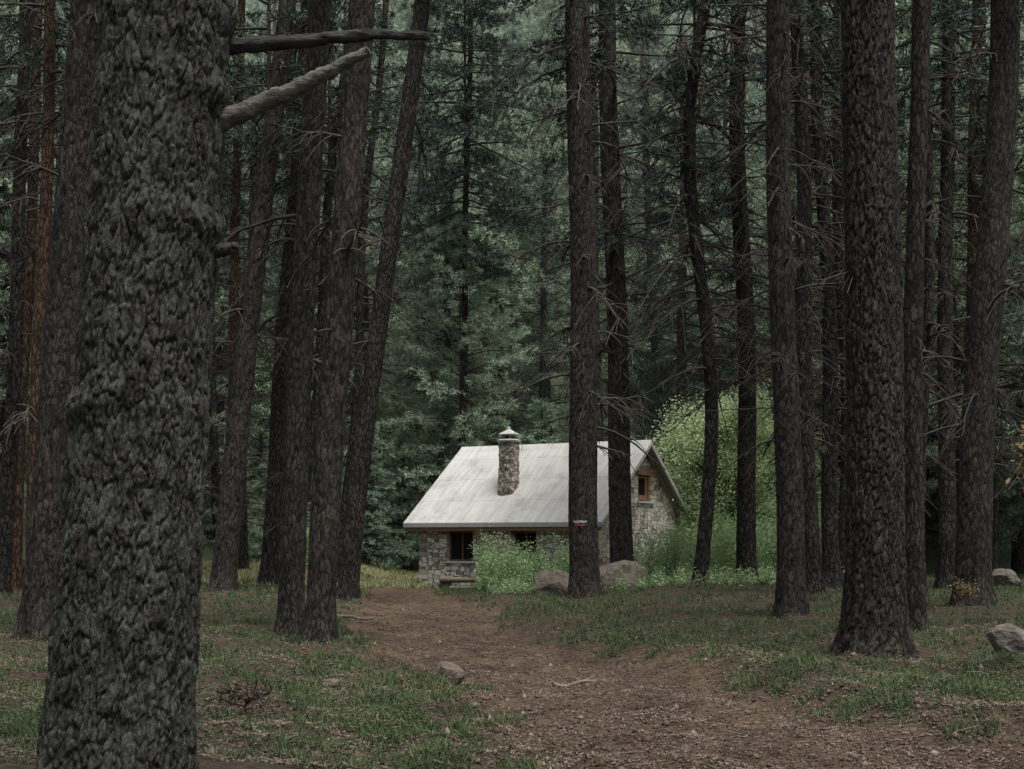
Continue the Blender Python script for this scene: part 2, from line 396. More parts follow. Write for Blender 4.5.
def hero(x, y, dia, pts, label, H=19, m=None, crown_key=None, dead=(0, 0, 0, 0, 0), taper=.55, seg=28, dz=.1, amp=.012,
         hires=False, zfine=None, flare=.4, group=None, crz=None, freq=13, zst=.3, wav=.04, rb=.034, knots=(), scaly=False, crs=1.0, bough=None):
    e = obj("pine_tree", None, loc=(x, y, hz(x, y)), label=label, category="tree")
    if group: e["group"] = group
    ax = poly_axis(pts, wav)
    r0 = dia / 2
    obj("trunk", trunk_mesh("pine_trunk", ax, r0, r0 * taper, H, m or (M_barkR if hires else M_bark), seg, dz, flare, amp, hires, zfine, freq=freq, zst=zst, knots=knots, scaly=scaly), e)
    if dead[2]: dead_branches(None, ax, dead[0], dead[1], dead[2], dead[3], dead[4], each=e, rb=rb)
    key = crown_key or random.choice(["high0", "high1"])
    cz = crz if crz is not None else H - 7.6 * crs
    c = ax(cz)
    l, n = CR[key]; rz = U(0, 6.28)
    for nm, mm in (("crown", n), ("crown_limbs", l)):
        o = obj(nm, mm, e, loc=c); o.rotation_euler = (0, 0, rz); o.scale = (crs,) * 3
    if bough:
        key, bz, bs = bough
        l, n = CR[key]; rz = U(0, 6.28); c = ax(bz)
        for nm, mm in (("crown", n), ("crown_limbs", l)):
            o = obj(nm, mm, e, loc=c); o.rotation_euler = (0, 0, rz); o.scale = (bs,) * 3
    return e, ax

G = "tall pines of the forest"
T1, ax1 = hero(-1.715, 6.0, .63, [(0, 0), (4, .28)], "thick lichen-covered pine with broken bare branches beside the path",
               H=18, m=M_barkhero, seg=400, dz=.0075, hires=True, zfine=4.1, amp=.0112, taper=.30, flare=.5, freq=24, zst=.34, wav=0, scaly=True,
               knots=[(2.86, -.3, .6), (3.42, -.2, .6), (3.75, .1, .5), (2.1, -2.4, .5)])
def branch_part(parent, pts, rad, m, sides=18, name="branch"):
    pts = np.array(pts, float); t = np.linspace(0, 1, len(pts)); tt = np.linspace(0, 1, 160)
    P = np.stack([np.interp(tt, t, pts[:, k]) for k in range(3)], 1)
    for k in range(3): P[8:-8, k] = np.convolve(P[:, k], np.ones(17) / 17, "valid")
    P += np.stack([np.array([mn.noise(Vector((q * 7, k * 5.3, pts[0][2]))) for q in tt * 1.5]) * .010 for k in range(3)], 1)
    R = np.interp(tt, np.linspace(0, 1, len(rad)), rad)
    T = Tubes(); T.add(P, R, sides)
    V = np.concatenate(T.V)
    for i in range(len(V)):
        p = Vector(V[i]); nz = abs(mn.noise(Vector((p.x * 12, p.y * 60, p.z * 60)))) * .016 - .004 + mn.noise(p * 11) * .006 + mn.noise(p * 90) * .005
        c = P[i // sides]; d = V[i] - c; V[i] = c + d * (1 + nz / (np.linalg.norm(d) + .01))
        if i // sides > 154: V[i] += (P[-1] - P[-2]) * mn.noise(Vector((i * 1.7, 0, 0))) * 5
    n = len(V); V = np.vstack([V, P[-1] + (P[-1] - P[-2]) * .8])
    F = np.concatenate(T.F); cap = [(n - sides + j, n - sides + (j + 1) % sides, n) for j in range(sides)]
    me = bpy.data.meshes.new("bare_branch")
    me.from_pydata([tuple(v) for v in V], [], [tuple(f) for f in F] + cap)
    for p in me.polygons: p.use_smooth = True
    me.materials.append(m)
    return obj(name, me, parent)
g1 = hz(-1.715, 6.0)
branch_part(T1, [(.30, .06, 3.68 - g1), (.75, .04, 3.69 - g1), (1.1, .02, 3.73 - g1), (1.36, 0, 3.71 - g1)], [.042, .029, .024, .016], M_deadwood_dark)
branch_part(T1, [(.30, .02, 3.30 - g1), (.55, 0, 3.37 - g1), (.85, -.04, 3.50 - g1), (1.12, -.06, 3.63 - g1)], [.064, .042, .034, .018], M_deadwood)
branch_part(T1, [(.3, .0, 2.79 - g1), (.50, -.02, 2.80 - g1), (.56, -.02, 2.82 - g1)], [.05, .03, .016], M_deadwood_dark)

HL = "tall pine with dark furrowed bark beside the path"
RL = "reddish barked slim pine with bare branches"
hero(-6.6, 20, .60, [(0, 0), (12, .88)], HL, seg=80, dz=.035, hires=True, zfine=9.5, amp=.013, taper=.65, dead=(6.2, 10, 12, .6, 2.0), group=G, freq=14, wav=0, rb=.022)
hero(-7.6, 37.3, .66, [(0, 0), (5, .5), (15.6, 1.75)], "leaning pine with thick dark trunk at edge of grass", dead=(6, 14, 16, .6, 2.4), group=G, seg=40, dz=.07, hires=True, zfine=16, taper=.6, freq=10, wav=.02)
hero(-7.2, 42, .54, [(0, 0), (17.5, 1.2)], HL, dead=(4, 16, 22, .6, 2.4), group=G)
hero(-3.50, 22.5, .41, [(0, 0), (6.1, .25), (10.1, .47)], "dark pine growing close beside another trunk", dead=(4, 11, 12, .4, 1.5), group=G, seg=56, dz=.04, hires=True, zfine=11, taper=.7, wav=.015)
hero(-2.70, 20, .42, [(0, 0), (3.5, .17), (7, .44), (9.1, .60)], "dark pine with slightly curved trunk at path edge", dead=(4, 10, 9, .3, 1.4), group=G, seg=56, dz=.04, hires=True, zfine=10, taper=.7, wav=.01)
hero(-4.10, 35.5, .50, [(0, 0), (7.5, .85), (12.5, 1.55), (15, 1.86)], "slender pine leaning strongly over the clearing", dead=(6, 13, 14, .5, 2.0), group=G, H=24, crz=15.6, crown_key="high0", wav=.01, taper=.7)
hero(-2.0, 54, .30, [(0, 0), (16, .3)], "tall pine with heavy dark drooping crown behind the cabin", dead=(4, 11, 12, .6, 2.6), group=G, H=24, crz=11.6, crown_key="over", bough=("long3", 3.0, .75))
T7, ax7 = hero(1.72, 33.5, .70, [(0, 0), (14.4, -.17)], "straight dark pine with painted trail mark near cabin", H=20, dead=(3.5, 14.5, 50, .4, 2.6), seg=50, dz=.05, hires=True, zfine=15, taper=.72, flare=.35)
hero(3.2, 41, .68, [(0, 0), (17, -.5)], "straight pine standing behind boulder before the cabin", H=21, dead=(6, 17, 70, .5, 3.6), taper=.65, group=G, seg=40, dz=.08, hires=True, zfine=17, freq=10, crs=.7, bough=("bough1", 9.5, 1))
hero(3.4, 56, .42, [(0, 0), (17, -.2)], "slim pine with bare trunk behind the cabin", H=20, dead=(3, 13, 16, .5, 2), group=G)
hero(4.98, 37.8, .38, [(0, 0), (4, .26), (8.2, -.22), (13.8, -.08), (16.6, .17)], "slender wavy pine beside leafy green bush", dead=(5, 17, 92, .6, 3.6), group=G, taper=.75, crs=.6, H=20, wav=.12, bough=("bough0", 9.5, .9))
hero(6.62, 40.0, .56, [(0, 0), (8.7, -.2), (17.8, -.4)], "dark pine with many dead side branches", dead=(5.5, 17, 92, .6, 3.6), group=G, taper=.65, crs=.6, H=21, wav=.07, bough=("bough1", 10.5, 1.1))
hero(4.95, 25.2, .50, [(0, 0), (4.1, -.08), (11.5, -.24)], "straight pine rising from mossy bank", dead=(2.8, 12, 40, .3, 2.6), group=G, seg=50, dz=.045, hires=True, zfine=12, taper=.65, rb=.026)
hero(6.7, 31.5, .42, [(0, 0), (13.4, -.38)], "slim pine on mossy bank with bare branches", dead=(3, 13, 50, .5, 3.0), group=G, rb=.026, wav=.07)
hero(8.1, 36, .44, [(0, 0), (15, -.45)], "slim pine on mossy bank with bare branches", dead=(3, 14, 54, .5, 3.0), group=G, wav=.08)
hero(4.5, 17.7, .74, [(0, 0), (8.35, -.02)], "thick deeply furrowed pine with flared base on bank", seg=180, dz=.016, hires=True, zfine=8.6, amp=.019, taper=.68, flare=.5, group=G, freq=16, zst=.26, dead=(4.5, 8.5, 5, .3, 1.2), rb=.02, scaly=True)
hero(5.72, 20.2, .28, [(0, 0), (9, .08)], "thin pine growing behind a thick trunk", dead=(3, 9, 12, .3, 1.2), group=G, taper=.8, rb=.018)
hero(8.5, 26.2, .64, [(0, 0), (4.1, .18), (7.8, .42), (11.5, .6)], "thick leaning pine on the mossy bank", dead=(3, 11.5, 26, .5, 2.6), group=G, seg=60, dz=.05, hires=True, zfine=12, taper=.65, rb=.026)
hero(11.3, 37, .48, [(0, 0), (15, .05)], HL, dead=(3, 15, 36, .5, 2.6), group=G)
hero(13.4, 42, .48, [(0, 0), (15, .3)], RL, dead=(3, 15, 36, .5, 2.6), group=G, m=M_barkred)
hero(-13.3, 38, .38, [(0, 0), (15, .68)], RL, dead=(4, 15, 24, .5, 2.4), group=G, m=M_barkred)
hero(-10.1, 30, .34, [(0, 0), (12, .36)], RL, dead=(4, 12, 24, .5, 2.4), group=G, m=M_barkred)
hero(-12.2, 34, .40, [(0, 0), (12, .5)], HL, dead=(4, 12, 24, .5, 2.4), group=G)
hero(-8.8, 44, .40, [(0, 0), (17, .35)], RL, dead=(4, 16, 30, .5, 2.4), group=G, m=M_barkred)
hero(-11.5, 39, .36, [(0, 0), (15, .9)], RL, dead=(4, 12, 24, .5, 2.4), group=G, m=M_barkred)
SL = "slim dark pine trunk with thin dead branches"
for (x, y, d, ln, rd) in [(10.2, 45, .34, .2, 0), (12.4, 48, .38, -.3, 1), (9.4, 40.5, .32, -.2, 0), (14.9, 40, .44, .1, 0), (8.9, 31, .26, .1, 0),
                      (-10.6, 47, .32, .6, 1), (-14.2, 44, .36, .9, 0), (-12.9, 50, .36, .4, 1), (-9.9, 41, .30, .9, 0),
                      (-6.2, 40, .30, 1.5, 0), (-5.5, 44.5, .28, 1.2, 0)]:
    hero(x, y, d, [(0, 0), (16, ln)], RL if rd else SL, dead=(2.5, 15, 30, .5, 2.6), group=G, taper=.7, seg=16, dz=.2, wav=.10, m=M_barkred if rd else None)

def mark(z, hh, m, a0, a1, nm):
    V = []; F = []
    n = 18
    for i in range(n + 1):
        a = a0 + (a1 - a0) * i / n; c = ax7(z); r = .388
        for dz_ in (0, hh * U(.8, 1.2)):
            V.append((c[0] + math.cos(a) * r, c[1] + math.sin(a) * r, z + dz_ + U(-.010, .010)))
    for i in range(n): F.append((2 * i, 2 * i + 2, 2 * i + 3, 2 * i + 1))
    me = bpy.data.meshes.new(nm); me.from_pydata(V, [], F); me.materials.append(m)
    obj(nm, me, T7)
mark(1.80, .055, M_white, -2.25, -1.4, "white_trail_mark")
mark(1.73, .045, M_red, -2.15, -1.5, "red_trail_mark")

# ------------------------------------------------------------------ background forest
TV = []
straight = lambda z: np.array([0.16 * math.sin(z * .3), .1 * math.sin(z * .19 + 1), z])
for k in range(4):
    T = Tubes(); dead_branches(T, straight, 1.8, 12, 46, .6, 3.0, rb=.03)
    TV.append((trunk_mesh("forest_trunk", straight, .18 + .022 * k, .09, 18, M_barkred if k == 2 else M_bark, 12, .4, amp=.02), T.mesh("forest_dead_branches", M_twig)))
placed = []
def ok(x, y, d):
    for (a, b_) in placed:
        if (a - x) ** 2 + (b_ - y) ** 2 < d * d: return False
    return True
for o in list(COL.objects):
    if o.name.startswith("pine_tree"): placed.append((o.location.x, o.location.y))
def forest_tree(x, y, kind):
    z = hz(x, y)
    s = U(.8, 1.25)
    lab = {"long": "conifer with green branches far down its trunk on slope", "longd": "dark needled pine with deep drooping crown",
           "high": "tall bare-trunked pine in dense dark forest"}[kind]
    e = obj("pine_tree", None, loc=(x, y, z), label=lab, category="tree", group=G)
    e.scale = (s, s, s); e.rotation_euler = (U(-.03, .03), U(-.03, .03), U(0, 6.28))
    tr, db = random.choice(TV)
    obj("trunk", tr, e)
    if y < 90: obj("branches", db, e)
    if kind == "long": key = "long%d" % random.randrange(5); cz = U(1.5, 5.5)
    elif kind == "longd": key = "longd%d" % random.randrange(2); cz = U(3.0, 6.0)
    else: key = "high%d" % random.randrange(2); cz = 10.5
    l, n = CR[key]
    for nm, mm in (("crown", n), ("crown_limbs", l)):
        if nm == "crown_limbs" and y > 90: continue
        obj(nm, mm, e, loc=(0, 0, cz))
    placed.append((x, y))
forest_tree(7.2, 58.5, "longd")
cnt = 0
for tr_ in range(14000):
    if cnt >= 245: break
    r = U()
    if r < .78:
        y = 53 + 70 * U() ** 1.2; x = U(-1, 1) * (.39 * y + 1); dmin = 3.1 + (y - 53) * .035
        if y < 57 and -9 < x < 10.5: continue
        kind = "long" if U() < .95 else "high"
        if x < -.11 * y and y < 70: kind = "longd" if U() < .25 else ("high" if U() < .35 else "long")
    elif r < .885:
        y = U(43, 62); x = -U(.14, .46) * y - 1; dmin = 2.8; kind = "high" if U() < .5 else "long"
        if x > -9: continue
    else:
        y = U(42, 62); x = U(.20, .46) * y + 1; dmin = 3.0; kind = "high" if U() < .3 else "long"
    if ok(x, y, dmin): forest_tree(x, y, kind); cnt += 1
for (x, y) in [(-9.5, 18), (10.5, 20), (14, 33), (-15.5, 31)]:
    if ok(x, y, 2): forest_tree(x, y, "high")
def spruce(x, y, s):
    e = obj("young_spruce", None, loc=(x, y, hz(x, y)), label="young green spruce at edge of the clearing" if y < 56 else "young green spruce under taller pines on slope", category="tree")
    e["group"] = "young spruces"; e.scale = (s * U(.9, 1.3), s * U(.9, 1.3), s); e.rotation_euler = (0, 0, U(0, 6))
    obj("trunk", SPT, e)
    l, n = CR["spruce"]; obj("crown", n, e, loc=(0, 0, .2)); obj("crown_limbs", l, e, loc=(0, 0, .2))
T = Tubes(); T.add([(0, 0, -.4), (0, 0, 2), (0, 0, 5.8)], [.09, .06, .01], 8); SPT = T.mesh("spruce_trunk", M_twig)
for (x, y, s) in [(-5.4, 53.2, .85), (-7.2, 54.5, 1.0), (-4.2, 55, .9), (-8.8, 54, .8), (-10.2, 53, .7), (-.6, 56.5, 1.0), (-2.6, 55.5, 1.1), (-5.4, 56.5, 1.1), (1.2, 57, 1.1), (4.2, 58, 1.1), (9.8, 56, 1.0), (11.5, 54, .9)]: spruce(x, y, s)
for k in range(55):
    y = U(58, 88); x = U(-1, 1) * .38 * y
    spruce(x, y, U(.7, 1.5))

# ------------------------------------------------------------------ broad leaf tree + oak sapling
def leaves(C, n, spread, size, flat=.5):
    c = np.repeat(C, n, 0) + rng.normal(0, spread, (len(C) * n, 3))
    a = rng.normal(0, 1, c.shape); a[:, 2] *= flat; a /= np.linalg.norm(a, axis=1)[:, None]
    b_ = np.cross(a, rng.normal(0, 1, c.shape)); b_ /= np.linalg.norm(b_, axis=1)[:, None]
    L = U(.6, 1.2, len(c))[:, None] * size
    V = np.stack([c - a * L * .5, c + b_ * L * .28, c + a * L * .5, c - b_ * L * .28], 1).reshape(-1, 3)
    return V, np.arange(len(V)).reshape(-1, 4)
def broad(name, x, y, Hh, R, nb, lm, label, leafn=10, size=.1, z0=.25, spread=.16, ztop=.7, zbot=.04):
    e = obj(name, None, loc=(x, y, hz(x, y)), label=label, category="tree" if Hh > 3 else "bush")
    T = Tubes(); C = []
    T.add([(0, 0, -.2), (.05 * min(1, Hh), 0, Hh * .3), (-.05 * min(1, Hh), .05 * min(1, Hh), Hh * max(.75, ztop))], [.015 * Hh, .009 * Hh, .01], 8)
    for i in range(nb):
        z = Hh * U(zbot, ztop); az = U(0, 6.28); D = np.array([math.cos(az), math.sin(az), 0])
        L = R * U(.5, 1.05) * (1 - .4 * z / Hh); s = np.linspace(0, 1, 6); up = U(.25, .9)
        P = np.array([0, 0, z]) + D * (L * s)[:, None] + np.array([0, 0, 1]) * (up * L * (s - .25 * s * s))[:, None] + rng.normal(0, .05 * min(1, R), (6, 3)) * s[:, None]
        P[:, 2] = np.minimum(P[:, 2], Hh)
        T.add(P, .028 * (1 - .8 * s) * R / 2 + .003, 4)
        for k in range(9):
            f = U(z0, 1); p = np.array([np.interp(f, s, P[:, j]) for j in range(3)])
            d = rng.normal(0, 1, 3); d /= np.linalg.norm(d); q = p + d * U(.1, .5) * R / 2
            T.add([p, (p + q) / 2 + rng.normal(0, .02 * min(1, R), 3), q], [.008, .006, .003], 4)
            C += [q, (p + q) / 2]
    obj("trunk", T.mesh("stems", M_twig), e)
    V, F = leaves(np.array(C), leafn, spread, size); obj("crown", fast_mesh("leaf_crown", V, F, lm), e)
broad("broadleaf_tree", 7.1, 48.6, 6.9, 2.8, 110, M_leaf, "bright green leafy tree growing beside the stone cabin", 28, .10, spread=.24, ztop=.8, z0=.4)
broad("broadleaf_tree", 9.3, 50.0, 5.8, 2.3, 70, M_leaf, "bright green leafy tree growing beside the stone cabin", 26, .10, spread=.24, ztop=.8, z0=.4)
broad("shrub", 9.2, 46.0, 2.4, 1.7, 34, M_weed, "low green leafy shrub on the bank", 18, .09)
broad("shrub", -7.6, 51.0, 1.4, 1.1, 22, M_weed, "low green leafy shrub at edge of clearing", 14, .08)
broad("oak_sapling", 5.75, 15.2, 3.0, .5, 26, M_dryleaf, "young oak with orange brown autumn leaves", 4, .08, spread=.09, zbot=.62, ztop=.85)
broad("oak_sapling", 7.7, 24.2, .8, .28, 12, M_dryleaf, "tiny oak with yellow brown leaves beside pine", 2, .05, spread=.05, zbot=.3)
broad("dry_fern", -2.25, 12.0, .22, .40, 12, M_fern, "small withered brown fern in the grass", 2, .03, spread=.03)

# ------------------------------------------------------------------ ground
def axis_pts(segs):
    out = []
    for a, b_, st in segs: out += list(np.arange(a, b_, st))
    return np.array(out)
gx = np.concatenate([-np.geomspace(400, 14.5, 26), axis_pts([(-14, 14, .12)]), np.geomspace(14.3, 400, 26)])
gy = np.concatenate([[-300, -120, -50, -20, -8, -2, 3, 6], axis_pts([(8, 26, .12), (26, 62, .3)]), np.geomspace(62.5, 600, 50)])
XX, YY = np.meshgrid(gx, gy)
ZZ = h(XX, YY)
PD = path_d(XX, YY)
def micro(x, y, pdv):
    nr = (y > 7) & (y < 40) & (np.abs(x) < 14)
    return nr * ((vn(x * 5, y * 5, 21) - .5) * .06 + (vn(x * 2.2, y * 2.2, 22) - .5) * .13 - sm(-.3, .5, pdv) * .09)
ZZ = ZZ + micro(XX, YY, PD)
V = np.stack([XX, YY, ZZ], -1).reshape(-1, 3)
nx, ny = len(gx), len(gy)
i = np.arange(ny - 1)[:, None] * nx; j = np.arange(nx - 1)[None]
F = np.stack([i + j, i + j + 1, i + nx + j + 1, i + nx + j], -1).reshape(-1, 4)
pd = PD.reshape(-1)
ins = (pd[F].mean(1) > 0) & (V[F][:, :, 1].mean(1) < 47)
pathness = sm(-.5, .25, pd) * (V[:, 1] < 48)
hillside = sm(55, 62, V[:, 1])
def sub(name, Fs):
    used = np.unique(Fs); mp = np.full(len(V), -1); mp[used] = np.arange(len(used))
    me = fast_mesh(name, V[used], mp[Fs], M_ground, True)
    a = me.attributes.new("pathness", "FLOAT", "POINT"); a.data.foreach_set("value", pathness[used].astype(np.float32))
    a = me.attributes.new("hillside", "FLOAT", "POINT"); a.data.foreach_set("value", hillside[used].astype(np.float32))
    return obj(name, me, kind="structure", label="forest floor of moss and pine needles" if name == "ground" else "brown dirt path strewn with pine needles", category=name)
sub("ground", F[~ins]); sub("path", F[ins])
def gz(x, y): return h(x, y) + micro(x, y, path_d(x, y))

def scatter(n, y0, y1):
    y = y0 * (y1 / y0) ** U(0, 1, n); x = U(-1, 1, n) * (.40 * y + .6); return x, y
def blades(x, y, hh, w, mt, label):
    n = len(x); z = gz(x, y) - .01
    a = U(0, 6.28, n); ln = U(.1, 1.2, n) * hh; a2 = U(0, 6.28, n)
    P0 = np.stack([x - np.cos(a) * w, y - np.sin(a) * w, z], 1); P1 = np.stack([x + np.cos(a) * w, y + np.sin(a) * w, z], 1)
    P2 = np.stack([x + np.cos(a2) * ln, y + np.sin(a2) * ln, z + hh], 1)
    V3 = np.stack([P0, P1, P2], 1).reshape(-1, 3)
    obj("grass", fast_mesh("grass", V3, np.arange(len(V3)).reshape(-1, 3), mt), kind="stuff", label=label, category="grass")
def offhouse(x, y):
    hx = (x - .8) * .857 - (y - 47) * .515; hw = (x - .8) * .515 + (y - 47) * .857
    return ~((np.abs(hx) < 3.9) & (np.abs(hw) < 3.2))
x, y = scatter(760000, 9, 46)
pdv = path_d(x, y); g = fbm(x * 1.3, y * 1.3, 31, 4); g2 = fbm(x * 4.5, y * 4.5, 41)
keep = (pdv < -.02 + .5 * (g2 - .5)) & (g * 1.6 + .9 * g2 + .12 * sm(34, 42, y) + .2 * sm(-1.2, -.1, pdv) > 1.32 + .10 * U(-1, 1, len(x)))
keep |= (U(0, 1, len(x)) < .07) & (pdv < .3) & (g2 > .45)
keep &= offhouse(x, y)
x = x[keep]; y = y[keep]; g2 = g2[keep]; n = len(x)
blades(x, y, (.008 + .095 * g2 * U(.12, 1.4, n) ** 2.0) * (1 + .5 * sm(30, 45, y)), .0020 + .00033 * y, M_grass, "short patchy green grass on forest floor")
print("grass blades", n)
n = 90000; x = U(-12, 0, n); y = U(41.5, 56, n); g = fbm(x * .9, y * .9, 61)
keep = offhouse(x, y) & (path_d(x, y) < .1) & (g + .15 * U(-1, 1, n) > .46) & (x < -2)
x = x[keep]; y = y[keep]; n = len(x)
blades(x, y, U(.05, .20, n), .02, M_palegrass, "pale dry grass in the clearing by the cabin")
# litter
x, y = scatter(200000, 9, 40)
z = gz(x, y) + .006; n = len(x); L = U(.004, .022, n) * (1 + 3.5 * (U(0, 1, n) > .975)); w = U(.0015, .005, n) + .00008 * y; a = U(0, 6.28, n)
z = z + .03 * (path_d(x, y) < -.2) * U(0, 1, n)
c, s = np.cos(a), np.sin(a); tz = U(-.3, .3, n) * L
q = lambda sx, sy: np.stack([x + sx * L * c - sy * w * s, y + sx * L * s + sy * w * c, z + sx * tz + U(0, .008, n)], 1)
V4 = np.stack([q(-1, -1), q(1, -1), q(1, 1), q(-1, 1)], 1).reshape(-1, 3)
obj("pine_litter", fast_mesh("pine_litter", V4, np.arange(len(V4)).reshape(-1, 4), M_litter), kind="stuff", label="fallen needles and bark bits over the ground", category="litter")
x, y = scatter(12000, 9.2, 34); kp = (path_d(x, y) > -2.8) & (fbm(x * 1.1, y * 1.1, 88) > .40); x = x[kp]; y = y[kp]
ico = np.array([(1, 0, 0), (-1, 0, 0), (0, 1, 0), (0, -1, 0), (0, 0, 1), (0, 0, -1), ], float)
fi = np.array([(0, 2, 4), (2, 1, 4), (1, 3, 4), (3, 0, 4), (2, 0, 5), (1, 2, 5), (3, 1, 5), (0, 3, 5)])
n = len(x); sc = (U(.006, .024, n) * (1 + 1.3 * (U(0, 1, n) > .95)))[:, None, None] * U(.6, 1.3, (n, 1, 3))
Vp = ico[None] * sc * U(.7, 1.2, (n, 6, 1)) + np.stack([x, y, gz(x, y) + .008], 1)[:, None]
Fp = (fi[None] + (np.arange(n) * 6)[:, None, None]).reshape(-1, 3)
obj("pine_cones_and_pebbles", fast_mesh("pine_cones", Vp.reshape(-1, 3), Fp, M_litter), kind="stuff", label="small cones and pebbles scattered on the path", category="pebbles")
T = Tubes(); n = 900; x, y = scatter(n, 9.3, 36); zz = gz(x, y)
for k in range(n):
    L = U(.05, .30); az = U(0, 6.28); d = np.array([math.cos(az), math.sin(az), U(-.05, .15)]); p = np.array([x[k], y[k], zz[k] + .012])
    b1 = p + d * L * .5 + rng.normal(0, .012, 3); r = U(.002, .005) + .00008 * y[k]
    T.add([p, b1, p + d * L + rng.normal(0, .015, 3)], [r, r * .8, r * .5], 4)
obj("fallen_twigs", T.mesh("fallen_twigs", M_stick), kind="stuff", label="small fallen twigs strewn over the forest floor", category="twigs")

def weeds(npl, region, hmin, hmax, label, dens=14, seed=0, size=.075, spread=.07, m=None, r=.006):
    C = []; T = Tubes()
    k = 0
    while k < npl:
        x, y = region()
        if x is None: continue
        cl = float(fbm(x * 1.3, y * 1.3, 70 + seed))
        if U() > sm(.25, .55, cl) + .15: continue
        k += 1; H_ = (hmin + (hmax - hmin) * U(0, 1) ** 1.8) * (.4 + 1.2 * cl); z = hz(x, y); lx, ly = U(-.3, .3) * H_, U(-.3, .3) * H_
        T.add([(x, y, z), (x + lx * .4, y + ly * .4, z + H_ * .6), (x + lx, y + ly, z + H_)], [r, r * .75, r * .4], 4)
        mm = int(H_ * dens) + 3
        for i in range(mm):
            t = (i + 1) / mm; C.append((x + lx * t, y + ly * t, z + H_ * t))
    V, F = leaves(np.array(C), 6, spread, size, .35)
    V2 = np.concatenate(T.V); F2 = np.concatenate(T.F)
    obj("wild_plants", fast_mesh("wild_plants", np.vstack([V, V2]), np.vstack([F, F2 + len(V)]), m or M_weed), kind="stuff", label=label, category="plants")
def regA():
    x = U(-.9, 1.9); y = U(39.0, 43.2)
    if y > 43.2 - .55 * x: return None, None
    return x, y
def regB():
    y = U(40.8, 48); x = U(3.3, 10)
    if x < 3.6 + (y - 42.8) * .62: return None, None
    return x, y
def regC(): return U(-.5, 8.5), U(36.3, 41)
def regD():
    y = 10 * (34 / 10) ** U(0, 1); x = U(-1, 1) * .38 * y
    if float(path_d(x, y)) > -.3: return None, None
    return x, y
weeds(460, regA, .2, 1.3, "lush green weeds before the cabin wall", seed=1)
weeds(1500, regB, .4, 1.8, "lush green weeds beside the cabin gable", seed=2)
weeds(600, regC, .10, .45, "low green herbs on the bank", seed=3)
weeds(800, regD, .03, .15, "tiny low herbs among grass and moss", seed=4, size=.03, spread=.022, m=M_grass, r=.002)

# ------------------------------------------------------------------ rocks
def rock(x, y, sx, sy, sz, m, label, sink=.25, seed=0, rot=0, rough=1.0):
    bpy.ops.mesh.primitive_ico_sphere_add(subdivisions=6, radius=1)
    o = bpy.context.object; o.name = "boulder" if sx > .35 else "stone"
    rs = np.random.default_rng(seed); pl = [(lambda v: v / np.linalg.norm(v))(rs.normal(0, 1, 3)) for _ in range(11)]; pd_ = rs.uniform(.62, .90, 11)
    for v in o.data.vertices:
        c = np.array(v.co)
        for p_, d_ in zip(pl, pd_):
            t = c @ p_ - d_
            if t > 0: c = c - p_ * t * (.9 if rough > .5 else .6)
        c = c * (1 + .14 * mn.noise(Vector(c * 1.5) + Vector((seed, 0, 0))) + rough * (.05 * mn.noise(Vector(c * 5)) + .025 * mn.noise(Vector(c * 14)) + .012 * mn.noise(Vector(c * 30))))
        v.co = (c[0] * sx, c[1] * sy, c[2] * sz)
    for p in o.data.polygons: p.use_smooth = True
    o.data.materials.append(m); o.location = (x, y, hz(x, y) + sz * (1 - sink) - sz * .3); o.rotation_euler = (0, 0, rot)
    o["label"] = label; o["category"] = "rock"
rock(2.72, 37.3, .98, .7, .70, M_rock, "large angular grey brown boulder beside pine trunk", seed=3, sink=.48, rough=.75)
rock(1.03, 36.2, .66, .5, .52, M_rock, "brown boulder at the foot of pine", seed=5, sink=.40, rough=.75)
rock(-.74, 15.8, .21, .16, .15, M_rockpath, "small brown stone on edge of path", seed=8, sink=.12)
rock(5.95, 16.9, .34, .28, .26, M_rockp, "weathered rock on mossy bank", seed=11)
rock(13.0, 37.5, .5, .4, .32, M_rockp, "weathered rock among the tree trunks", seed=12)
rock(-17.2, 49.5, .6, .5, .4, M_rockp, "weathered rock among the tree trunks", seed=14)
rock(-.35, 13.2, .07, .05, .035, M_rockpath, "small brown stone on the path", seed=15)
rock(4.2, 14.6, .09, .07, .045, M_rockpath, "small brown stone on the path", seed=16)
rock(-2.0, 42.8, .22, .18, .18, M_rockp, "squared stone propping a log by the cabin wall", seed=17)
rock(-.85, 42.4, .20, .18, .18, M_rockp, "squared stone propping a log by the cabin wall", seed=19)
rock(-1.9, 15.0, .11, .08, .05, M_rockpath, "small mossy stone in the grass", seed=18)

def stick(x, y, L, r, az, label, m=M_log, name="stick", tw=0, lift=0):
    s = np.linspace(0, 1, 16); c, sn = math.cos(az), math.sin(az)
    px = (s - .5) * L; P = np.stack([px * c, px * sn, np.zeros(16)], 1)
    P[:, :2] += np.stack([np.array([mn.noise(Vector((q * 3, x, 0))) for q in s]), np.array([mn.noise(Vector((q * 3, y, 5))) for q in s])], 1) * L * .06
    z0 = hz(x, y)
    for k in range(16): P[k, 2] = float(gz(np.array([x + P[k, 0]]), np.array([y + P[k, 1]]))[0]) - z0 + r * .8 + lift
    T = Tubes(); T.add(P, r * (1 - .4 * s) * (1 + .1 * np.sin(s * 40)), 8)
    for k in range(tw):
        i0 = random.randrange(4, 14); d = np.array([math.cos(az + U(-1, 1)), math.sin(az + U(-1, 1)), U(.0, .35)])
        T.add([P[i0], P[i0] + d * L * .15, P[i0] + d * L * .28], [r * .5, r * .35, r * .15], 6)
    return obj(name, T.mesh(name, m), None, (x, y, z0), label=label, category="log" if r > .06 else "stick")
stick(.76, 16.0, .60, .024, .1, "pale broken stick lying on the path", m=M_log, tw=2)
stick(.1, 15.2, .3, .009, -.5, "pale broken stick lying on the path", m=M_stick, tw=1)
